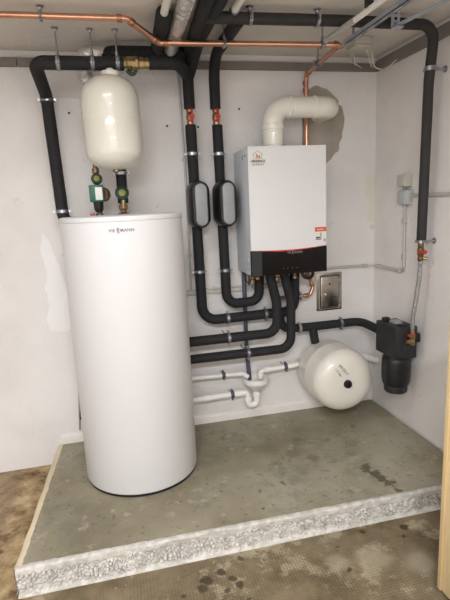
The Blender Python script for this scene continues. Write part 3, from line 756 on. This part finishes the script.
finish(lathe(B(), [(.011, .665), (.012, .667), (.012, .70), (.010, .703)], (-.1035, -.6, 0), seg=8), 'end_ferrule', 'zinc', t)
t = thing('stop_valve', 'brass stop valve with red lever at the bottom of the right wall pipe', 'valve', (-.08, -.625, 1.04))
finish(lathe(B(), [(.012, 1.045), (.016, 1.05), (.016, 1.07), (.013, 1.073), (.018, 1.08), (.018, 1.115), (.013, 1.12), (.016, 1.124), (.016, 1.15), (.012, 1.165)], (-.080, -.618, 0), seg=10), 'body', 'brass_d', t)
finish(cyl(B(), (-.080, -.618, 1.098), (-.080, -.651, 1.098), .010, 10), 'stem', 'brass', t)
finish(cyl(B(), (-.080, -.618, 1.065), (-.052, -.64, 1.058), .009, 10), 'drain_boss', 'brass', t)
lv = B(); tube(lv, [(-.078, -.653, 1.098), (-.100, -.655, 1.100), (-.124, -.651, 1.099)], .005, .01, 8); cyl(lv, (-.080, -.646, 1.098), (-.080, -.659, 1.098), .011, 12)
finish(lv, 'lever', 'red', t)

# ------------------------------------------------------------------ drain funnel and white pipes
DY = -.088
t = thing('drain_funnel', 'white plastic drain funnel with U trap below the boiler pipes', 'funnel', (-.873, DY, .1))
finish(lathe(B(), [(.020, .185), (.020, .210), (.024, .214), (.030, .216), (.072, .262), (.081, .272), (.083, .302), (.077, .302), (.075, .278), (.066, .266), (.02, .222), (.0, .222)], (-.873, DY, 0), seg=40), 'bowl', 'pvc', t)
finish(tube(B(), [(-.873, DY, .20), (-.871, DY, .118), (-.928, DY, .118), (-.930, DY, .165)], .0205, [.028, .028], 20, True, None, .01), 'trap', 'pvc', t)
finish(lathe(B(), [(.021, -.012), (.0255, -.011), (.0255, .011), (.021, .012)], (-.873, DY, .186), (0, 0, 1), 24), 'trap_nut', 'pvc', t)
finish(lathe(B(), [(.021, -.012), (.0255, -.011), (.0255, .011), (.021, .012)], (-.930, DY, .160), (0, 0, 1), 24), 'trap_nut', 'pvc', t)
def wpipe(lab, pts, r, R, collars, base):
    t = thing('drain_pipe', lab, 'pipe', base)
    finish(tube(B(), pts, r, R, 18, True, None, .02), 'pipe', 'pvc', t)
    for (p, d) in collars: finish(lathe(B(), [(r, -.018), (r+.0035, -.017), (r+.0035, .017), (r, .018)], p, d, 20), 'socket', 'pvc', t)
    return t
wpipe('white drain pipe from the trap running left behind the tank, lower one', [(-.930, DY, .172), (-.935, DY, .207), (-1.50, DY, .200)], .0185, .022, [((-1.00, DY, .206), (1, 0, 0)), ((-1.20, DY, .204), (1, 0, 0))], (-1.2, DY, .18))
wpipe('thinner white drain pipe running left from the funnel rim behind the tank', [(-.925, DY, .310), (-.960, DY, .338), (-1.50, DY, .352)], .0145, .02, [((-.985, DY, .339), (1, 0, 0))], (-1.2, DY, .33))
wpipe('white drain pipe with elbow running right from the funnel behind the ivory vessel', [(-.842, DY, .29), (-.842, DY, .342), (-.60, DY-.02, .358), (-.56, -.020, .35), (-.20, -.020, .345)], .0175, [.024, .04, .03], [((-.800, DY-.003, .346), (1, 0, .06)), ((-.842, DY, .322), (0, 0, 1))], (-.7, DY, .33))
t = thing('drain_pipe', 'lumpy white drain pipe joint between the ivory vessel and the filter', 'pipe', (-.1, -.05, .30))
finish(tube(B(), [(-.30, -.03, .355), (-.16, -.05, .348), (-.06, -.06, .325), (-.004, -.07, .305)], .024, .05, 18, True, lambda l: 1+.22*noise.noise(V((l*34, 2, 0))), .008), 'pipe', 'pvc', t)
t = thing('drain_hose', 'thin slate coloured pipe dropping behind the black runs into the funnel', 'pipe', (-.91, -.04, .3))
finish(tube(B(), [(-.912, -.034, .985), (-.912, -.034, .46), (-.903, -.048, .275)], .0135, .1, 14, True, None, .03), 'pipe', 'slate', t)

# ------------------------------------------------------------------ cleaning hatch
t = thing('flue_hatch', 'stainless steel inspection hatch on the wall below the boiler right corner', 'hatch', (-.324, 0, .67))
x0, x1, z0, z1 = -.415, -.236, .672, .924
fr = B(); box(fr, x0, x1, -.006, 0, z0, z1, .0015)
finish(fr, 'plate', 'inox', t)
dr = finish(box(B(), x0+.024, x1-.020, -.016, -.005, z0+.018, z1-.020, .010, 3), 'door', 'inox', t)
rimb = B()
rr_ = [(x0+.018, z0+.012), (x1-.014, z0+.012), (x1-.014, z1-.014), (x0+.018, z1-.014)]
tube(rimb, [(u, -.008, v_) for u, v_ in rr_+rr_[:1]], .0035, .02, 8)
finish(rimb, 'door_rim', 'zinc', t)
finish(lathe(B(), [(.011, 0), (.011, .006), (.006, .010), (0, .011)], (x0+.060, -.014, z0+.108), (0, -1, 0), 16), 'knob', 'zinc', dr)
finish(lathe(B(), [(.006, 0), (.006, .003), (0, .004)], (x0+.088, -.015, z0+.178), (0, -1, 0), 12), 'screw', 'dark', dr)
finish(box(B(), x1-.024, x1-.012, -.018, -.006, z1-.080, z1-.045, .002), 'hinge', 'zinc', t)
finish(box(B(), x1-.024, x1-.012, -.018, -.006, z0+.045, z0+.080, .002), 'hinge', 'zinc', t)

# ------------------------------------------------------------------ conduits and junction boxes
t = thing('cable_conduit', 'light grey conduit running round the corner and up to the junction boxes', 'conduit', (-.02, -.02, .95))
finish(tube(B(), [(-.62, -.012, .957), (-.05, -.012, .952)], .009, seg=12), 'conduit', 'conduit', t)
finish(tube(B(), [(-.055, -.012, .952), (-.013, -.012, .952), (-.012, -.055, .952)], .006, .012, 10), 'cable', 'wcable', t)
finish(tube(B(), [(-.012, -.05, .952), (-.012, -.335, .953)], .009, seg=12), 'conduit', 'conduit', t)
finish(tube(B(), [(-.012, -.33, .953), (-.012, -.360, .954), (-.012, -.360, .985)], .0055, .01, 10), 'cable', 'cable', t)
finish(tube(B(), [(-.012, -.362, .978), (-.012, -.356, 1.35)], .009, seg=12), 'conduit', 'conduit', t)
for p, d in (((-.075, -.012, .952), 'x'), ((-.012, -.075, .952), 'y'), ((-.012, -.32, .953), 'y'), ((-.012, -.3605, 1.04), 'z'), ((-.012, -.358, 1.25), 'z')):
    c = V(p); e = .012
    bb = (c.x-(.012 if d == 'x' else .012), c.x+.012, c.y-(.012 if d != 'x' else .012), c.y+.012, c.z-.012, c.z+.012)
    q = list(bb); ix = {'x': 0, 'y': 2, 'z': 4}[d]; q[ix] = c[ix//2]-.016; q[ix+1] = c[ix//2]+.016
    if d == 'x': q[3] = 0
    else: q[1] = 0
    finish(box(B(), *q, .003), 'clip', 'conduit', t)
t = thing('cable_conduit', 'light grey conduit running behind the right wall pipe from the lower junction box', 'conduit', (-.012, -.9, 1.39))
finish(tube(B(), [(-.012, -.40, 1.396), (-.012, -1.9, 1.39)], .0095, seg=12), 'conduit', 'conduit', t)
t = thing('junction_box', 'beige square junction box, upper one on the right wall', 'junction box', (0, -.333, 1.448))
finish(box(B(), -.045, 0, -.408, -.328, 1.446, 1.516, .004), 'base', 'jbox_b', t)
finish(box(B(), -.052, -.040, -.406, -.330, 1.448, 1.514, .004), 'cover', 'jbox_b', t)
finish(cyl(B(), (-.022, -.368, 1.447), (-.022, -.368, 1.42), .011, 12), 'gland', 'cable', t)
t = thing('junction_box', 'pale grey junction box below the beige one on the right wall', 'junction box', (0, -.34, 1.345))
finish(box(B(), -.044, 0, -.414, -.332, 1.345, 1.428, .006), 'base', 'jbox', t)
finish(box(B(), -.052, -.040, -.411, -.335, 1.348, 1.425, .006), 'cover', 'jbox', t)
finish(cyl(B(), (-.012, -.357, 1.346), (-.012, -.357, 1.325), .012, 12), 'gland', 'jbox', t)
finish(cyl(B(), (-.012, -.403, 1.396), (-.012, -.43, 1.396), .013, 12), 'gland', 'jbox', t)
t = thing('cable_conduit', 'thin pale conduit running down the wall beside the left insulated pipe', 'conduit', (-1.238, -.01, .88))
finish(tube(B(), [(-1.243, -.010, 2.155), (-1.236, -.010, 1.5), (-1.243, -.010, .885)], .0075, seg=10), 'conduit', 'conduit', t)
for z in (1.66, 1.24, 1.10): finish(box(B(), -1.25, -1.226, -.019, 0, z-.008, z+.008, .003), 'clip', 'conduit', t)
for z, lab in ((.886, 'thin cream conduit running behind the black pipes, upper of the pair'), (.861, 'thin cream conduit running behind the black pipes, lower of the pair')):
    t = thing('cable_conduit', lab, 'conduit', (-1.0, -.01, z))
    finish(tube(B(), [(-1.40, -.010, z-.012), (-1.24, -.010, z-.004), (-.60, -.010, z)], .0065, .1, 10), 'conduit', 'wcable', t)
    for x in (-1.10, -.86): finish(box(B(), x-.007, x+.007, -.0175, 0, z-.009, z+.009, .002), 'clip', 'wcable', t)
tag(finish(tube(B(), [(-1.925, -.008, 1.20), (-1.935, -.006, .72), (-1.96, -.006, .40), (-1.985, -.008, .075)], .005, .3, 8, True, None, .05), 'wall_cable', 'cable', None), 'thin grey cable hanging down the wall left of the tank', 'cable')

# ------------------------------------------------------------------ things at the top right
t = thing('cable_tube', 'white plastic tube with ribbed end sloping along the ceiling at top right', 'tube', (-.54, -.8, 2.16))
finish(tube(B(), [(-.572, -1.5, 2.150), (-.586, -.83, 2.150)], .0125, seg=20), 'tube', 'pvc', t)
rbm = B(); pr = []
for k in range(27): pr += [(.0115, k*.010), (.014, k*.010+.003), (.014, k*.010+.006), (.0115, k*.010+.009)]
lathe(rbm, pr, (-.586, -.825, 2.150), (-.05, 1, 0), 20)
finish(rbm, 'ribbed_sleeve', 'clear', t)
for y in (-.94,): finish(box(B(), -.600, -.566, y-.010, y+.010, 2.158, H, .003), 'saddle', 'black', t)
t = thing('mounting_rail', 'galvanised steel rail running along the ceiling at top right', 'rail', (-.43, -.8, 2.18))
r_ = B(); box(r_, -.486, -.462, -1.6, -.535, 2.142, 2.146); box(r_, -.486, -.483, -1.6, -.535, 2.142, 2.164); box(r_, -.465, -.462, -1.6, -.535, 2.142, 2.164)
finish(r_, 'rail', 'strut', t)
for k in range(10): finish(box(B(), -.477, -.471, -1.5+k*.11, -1.45+k*.11, 2.1415, 2.1425), 'slot', 'slate', t)
for y in (-.60, -1.1): finish(cyl(B(), (-.474, y, 2.144), (-.474, y, H), .006, 10), 'bolt', 'zinc', t)
t = thing('mounting_bracket', 'perforated galvanised bracket beside the black ceiling pipe at top right', 'bracket', (-.33, -.75, 2.15))
b = B()
for (xa, ya, xb, yb) in ((-.352, -.775, -.300, -1.15),):
    d = V((xb-xa, yb-ya, 0)).normalized(); nrm = V((-d.y, d.x, 0))*.016
    p = [V((xa, ya, 0))-nrm, V((xb, yb, 0))-nrm, V((xb, yb, 0))+nrm, V((xa, ya, 0))+nrm]
    prism(b, [(q.x, q.y) for q in p], lambda u, v_, d_: V((u, v_, d_)), 2.150, 2.154)
box(b, -.372, -.330, -.765, -.761, 2.14, H); box(b, -.372, -.330, -.80, -.765, 2.14, 2.144)
finish(b, 'arm', 'strut', t)
for z in (2.16, 2.185, 2.21): finish(cyl(B(), (-.351, -.7665, z), (-.351, -.7655, z), .007, 12), 'hole', 'dark', t)
finish(cyl(B(), (-.351, -.775, 2.165), (-.351, -.745, 2.165), .009, 6), 'bolt', 'zinc', t)
t = thing('ceiling_junction_box', 'pale junction box on the ceiling corner with drooping cables', 'junction box', (-.30, -.40, 2.19))
finish(box(B(), -.350, -.245, -.385, -.275, 2.196, H, .004), 'base', 'jbox_b', t)
finish(box(B(), -.346, -.249, -.381, -.279, 2.186, 2.196, .004), 'cover', 'jbox_b', t)
for pts in ([(-.335, -.28, 2.205), (-.25, -.16, 2.165), (-.155, -.026, 2.185)], [(-.31, -.28, 2.205), (-.25, -.20, 2.145), (-.12, -.026, 2.170)],
            [(-.25, -.33, 2.205), (-.225, -.33, 2.19), (-.16, -.25, 2.115), (-.08, -.22, 2.105), (-.026, -.26, 2.155)], [(-.25, -.30, 2.205), (-.23, -.30, 2.18), (-.15, -.20, 2.135), (-.06, -.05, 2.17)]):
    finish(tube(B(), pts, .0042, .05, 8, True, None, .02), 'cable', 'wcable', t)

# ------------------------------------------------------------------ pipe clamps
def clamp(c, axis, r, mount, label, name='pipe_clamp', w=.014, rubber='slate', group='pipe clamps', rodr=.0042, bm_='zinc'):
    """mount: ('up', z) rod to the ceiling, ('wall', 'y' or 'x')"""
    c = V(c); a = V(axis).normalized()
    if mount[0] == 'up': d = V((0, 0, 1)); end = V((c.x, c.y, mount[1]))
    elif mount[1] == 'y': d = V((0, 1, 0)); end = V((c.x, 0, c.z))
    else: d = V((1, 0, 0)); end = V((0, c.y, c.z))
    t = thing(name, label, 'pipe clamp', end, group)
    finish(ring(B(), c, a, r-.002, r+.004, w), 'band', bm_, t)
    if rubber: finish(ring(B(), c, a, r-.003, r+.0022, w+.008), 'rubber_lining', rubber, t)
    s = d.cross(a).normalized()
    if s.length < .5: s = a.orthogonal()
    for sg in (-1, 1):
        p = c+s*sg*(r+.008)
        b = B(); cyl(b, p-d*.012, p+d*.012, .0042, 8); cyl(b, p+d*.010, p+d*.014, .007, 6); cyl(b, p-d*.014, p-d*.010, .007, 6)
        finish(b, 'bolt', bm_, t)
    st_ = c+d*(r+.001)
    finish(cyl(B(), st_, end, rodr, 10), 'rod', 'zinc', t)
    b = B(); cyl(b, st_, st_+d*min(.022, (end-st_).length*.5), .0075, 6); finish(b, 'nut', 'zinc', t)
    if mount[0] == 'up' or mount[1] == 'x':
        finish(lathe(B(), [(.017, 0), (.017, .004), (.008, .009), (.006, .016)], end, -d, 16), 'flange', 'zinc', t)
    return t
U = ('up', H)
clamp((-1.895, -.612, 2.196), (1, 0, 0), .0145, U, 'steel clamp on the copper pipe at the far left', rubber=None)
clamp((-1.862, -.36, 2.083), (1, 0, 0), .0315, U, 'steel clamp with long rod on the black pipe near its left elbow')
clamp((-1.705, -.36, 2.083), (1, 0, 0), .0315, U, 'steel clamp with long rod on the black pipe left of the vessel neck')
clamp((-1.588, -.36, 2.083), (1, 0, 0), .0315, U, 'steel clamp with long rod on the black pipe beside the brass valve')
clamp((-1.090, -.503, 2.1415), (1, 0, 0), .0145, U, 'steel clamp on the copper pipe below the second black ceiling pipe', rubber=None)
clamp((-1.019, -.70, 2.186), (1, 0, 0), .026, U, 'steel clamp on the long black ceiling pipe near its left end', rubber=None)
clamp((-.602, -.530, 2.140), (1, 0, 0), .0145, U, 'steel clamp on the copper pipe near its right end')
clamp((-.705, -.70, 2.1885), (1, 0, 0), .0255, U, 'steel clamp on the long black ceiling pipe above the flue', rubber=None)
clamp((-.496, -.235, 2.134), (0, 1, 0), .0145, U, 'steel clamp on the copper pipe where it runs back to the wall')
clamp((-1.952, -.123, 1.965), (0, 0, 1), .0315, ('wall', 'y'), 'steel clamp high on the black pipe left of the cream vessel')
clamp((-1.937, -.120, 1.398), (0, 0, 1), .0315, ('wall', 'y'), 'steel clamp on the black pipe just above the tank top')
clamp((-1.2045, PY, 1.682), (0, 0, 1), .0305, ('wall', 'y'), 'steel clamp on the left wall pipe above its oval housing')
clamp((-1.2015, PY, 1.010), (0, 0, 1), .0305, ('wall', 'y'), 'steel clamp on the left wall pipe below its oval housing')
clamp((-1.0507, PY, 1.678), (0, 0, 1), .0295, ('wall', 'y'), 'steel clamp on the pipe beside the boiler above its oval housing')
clamp((-1.0445, PY, 1.007), (0, 0, 1), .0295, ('wall', 'y'), 'steel clamp on the pipe beside the boiler below its oval housing')
clamp((-1.042, PY, .709), (1, 0, 0), .0305, ('wall', 'y'), 'steel clamp on the left part of the highest horizontal black pipe')
clamp((-.80, PY, .7118), (1, 0, 0), .0305, ('wall', 'y'), 'steel clamp on the right part of the highest horizontal black pipe')
clamp((-1.06, -.18, .607), (1, 0, 0), .0295, ('wall', 'y'), 'steel clamp on the middle horizontal black pipe')
clamp((-.943, -.18, .499), (1, 0, 0), .028, ('wall', 'y'), 'steel clamp on the lowest horizontal black pipe')
clamp((-.290, PY, .600), (1, 0, 0), .0275, ('wall', 'y'), 'steel clamp on the black pipe above the ivory vessel')
clamp((-.565, -.10, .805), (1, 0, 0), .012, ('wall', 'y'), 'small steel clamp on the short copper pipe under the boiler', rubber=None)
clamp((-.0865, -.653, 2.005), (0, 0, 1), .0248, ('wall', 'x'), 'steel clamp high on the right wall pipe', rubber=None, w=.02)
clamp((-.080, -.620, 1.152), (0, 0, 1), .023, ('wall', 'x'), 'steel clamp at the bottom end of the right wall pipe', rubber=None)
clamp((-1.083, DY, .3415), (1, 0, 0), .0145, ('wall', 'y'), 'small dark clamp on the thin white drain pipe left of the funnel', w=.014, bm_='slate')
clamp((-1.032, DY, .206), (1, 0, 0), .0185, ('wall', 'y'), 'small dark clamp on the lower white drain pipe left of the trap', w=.014, bm_='slate')
clamp((-.675, DY-.014, .353), (1, -.08, .06), .0175, ('wall', 'y'), 'small dark clamp on the white drain pipe right of the funnel', w=.014, bm_='slate')

# ------------------------------------------------------------------ pale wooden cabinet at the right edge
t = thing('wooden_cabinet', 'pale wooden cabinet cut off by the right edge of the photo', 'cabinet', (-.3, -1.78, FZ))
finish(box(B(), -.594, -.19, -2.10, -1.535, FZ+.055, 1.0, .002), 'body', 'wood', t)
finish(box(B(), -.600, -.594, -1.553, -1.533, FZ+.055, 1.0, .001), 'edge_band', 'wood_e', t)
finish(box(B(), -.570, -.22, -2.06, -1.56, FZ+.0135, FZ+.055), 'plinth', 'black_m', t)

# ------------------------------------------------------------------ lamps: one ceiling light and one added fill
def lamp(lab, x, y, sx_, sy_, power, col):
    t = thing('ceiling_or_fill_light', lab, 'ceiling light', (x, y, H))
    finish(box(B(), x-sx_/2-.02, x+sx_/2+.02, y-sy_/2-.02, y+sy_/2+.02, H-.03, H, .004), 'housing', 'label', t)
    L = bpy.data.lights.new('ceiling_or_fill_area', 'AREA'); L.shape = 'RECTANGLE'; L.size = sx_; L.size_y = sy_; L.energy = power; L.color = col
    o = bpy.data.objects.new('ceiling_or_fill_area', L); COL.objects.link(o); o.parent = t; o.location = (0, 0, -.036)
lamp('white ceiling light above the front left of the plinth', -1.80, -1.40, .60, .18, 10, (1, 1, 1))
lamp('added fill light under the ceiling behind the camera', -1.9, -3.6, 1.2, .3, 124, (.925, .965, 1))  # unseen fill with its housing, added to brighten the room evenly

w = bpy.data.worlds.new('world'); SC.world = w; w.use_nodes = True
w.node_tree.nodes['Background'].inputs[0].default_value = (.6, .62, .65, 1); w.node_tree.nodes['Background'].inputs[1].default_value = .02
vs = SC.view_settings
vs.view_transform = 'Standard'; vs.look = 'None'; vs.gamma = 1; vs.use_curve_mapping = False; vs.exposure = 0.0
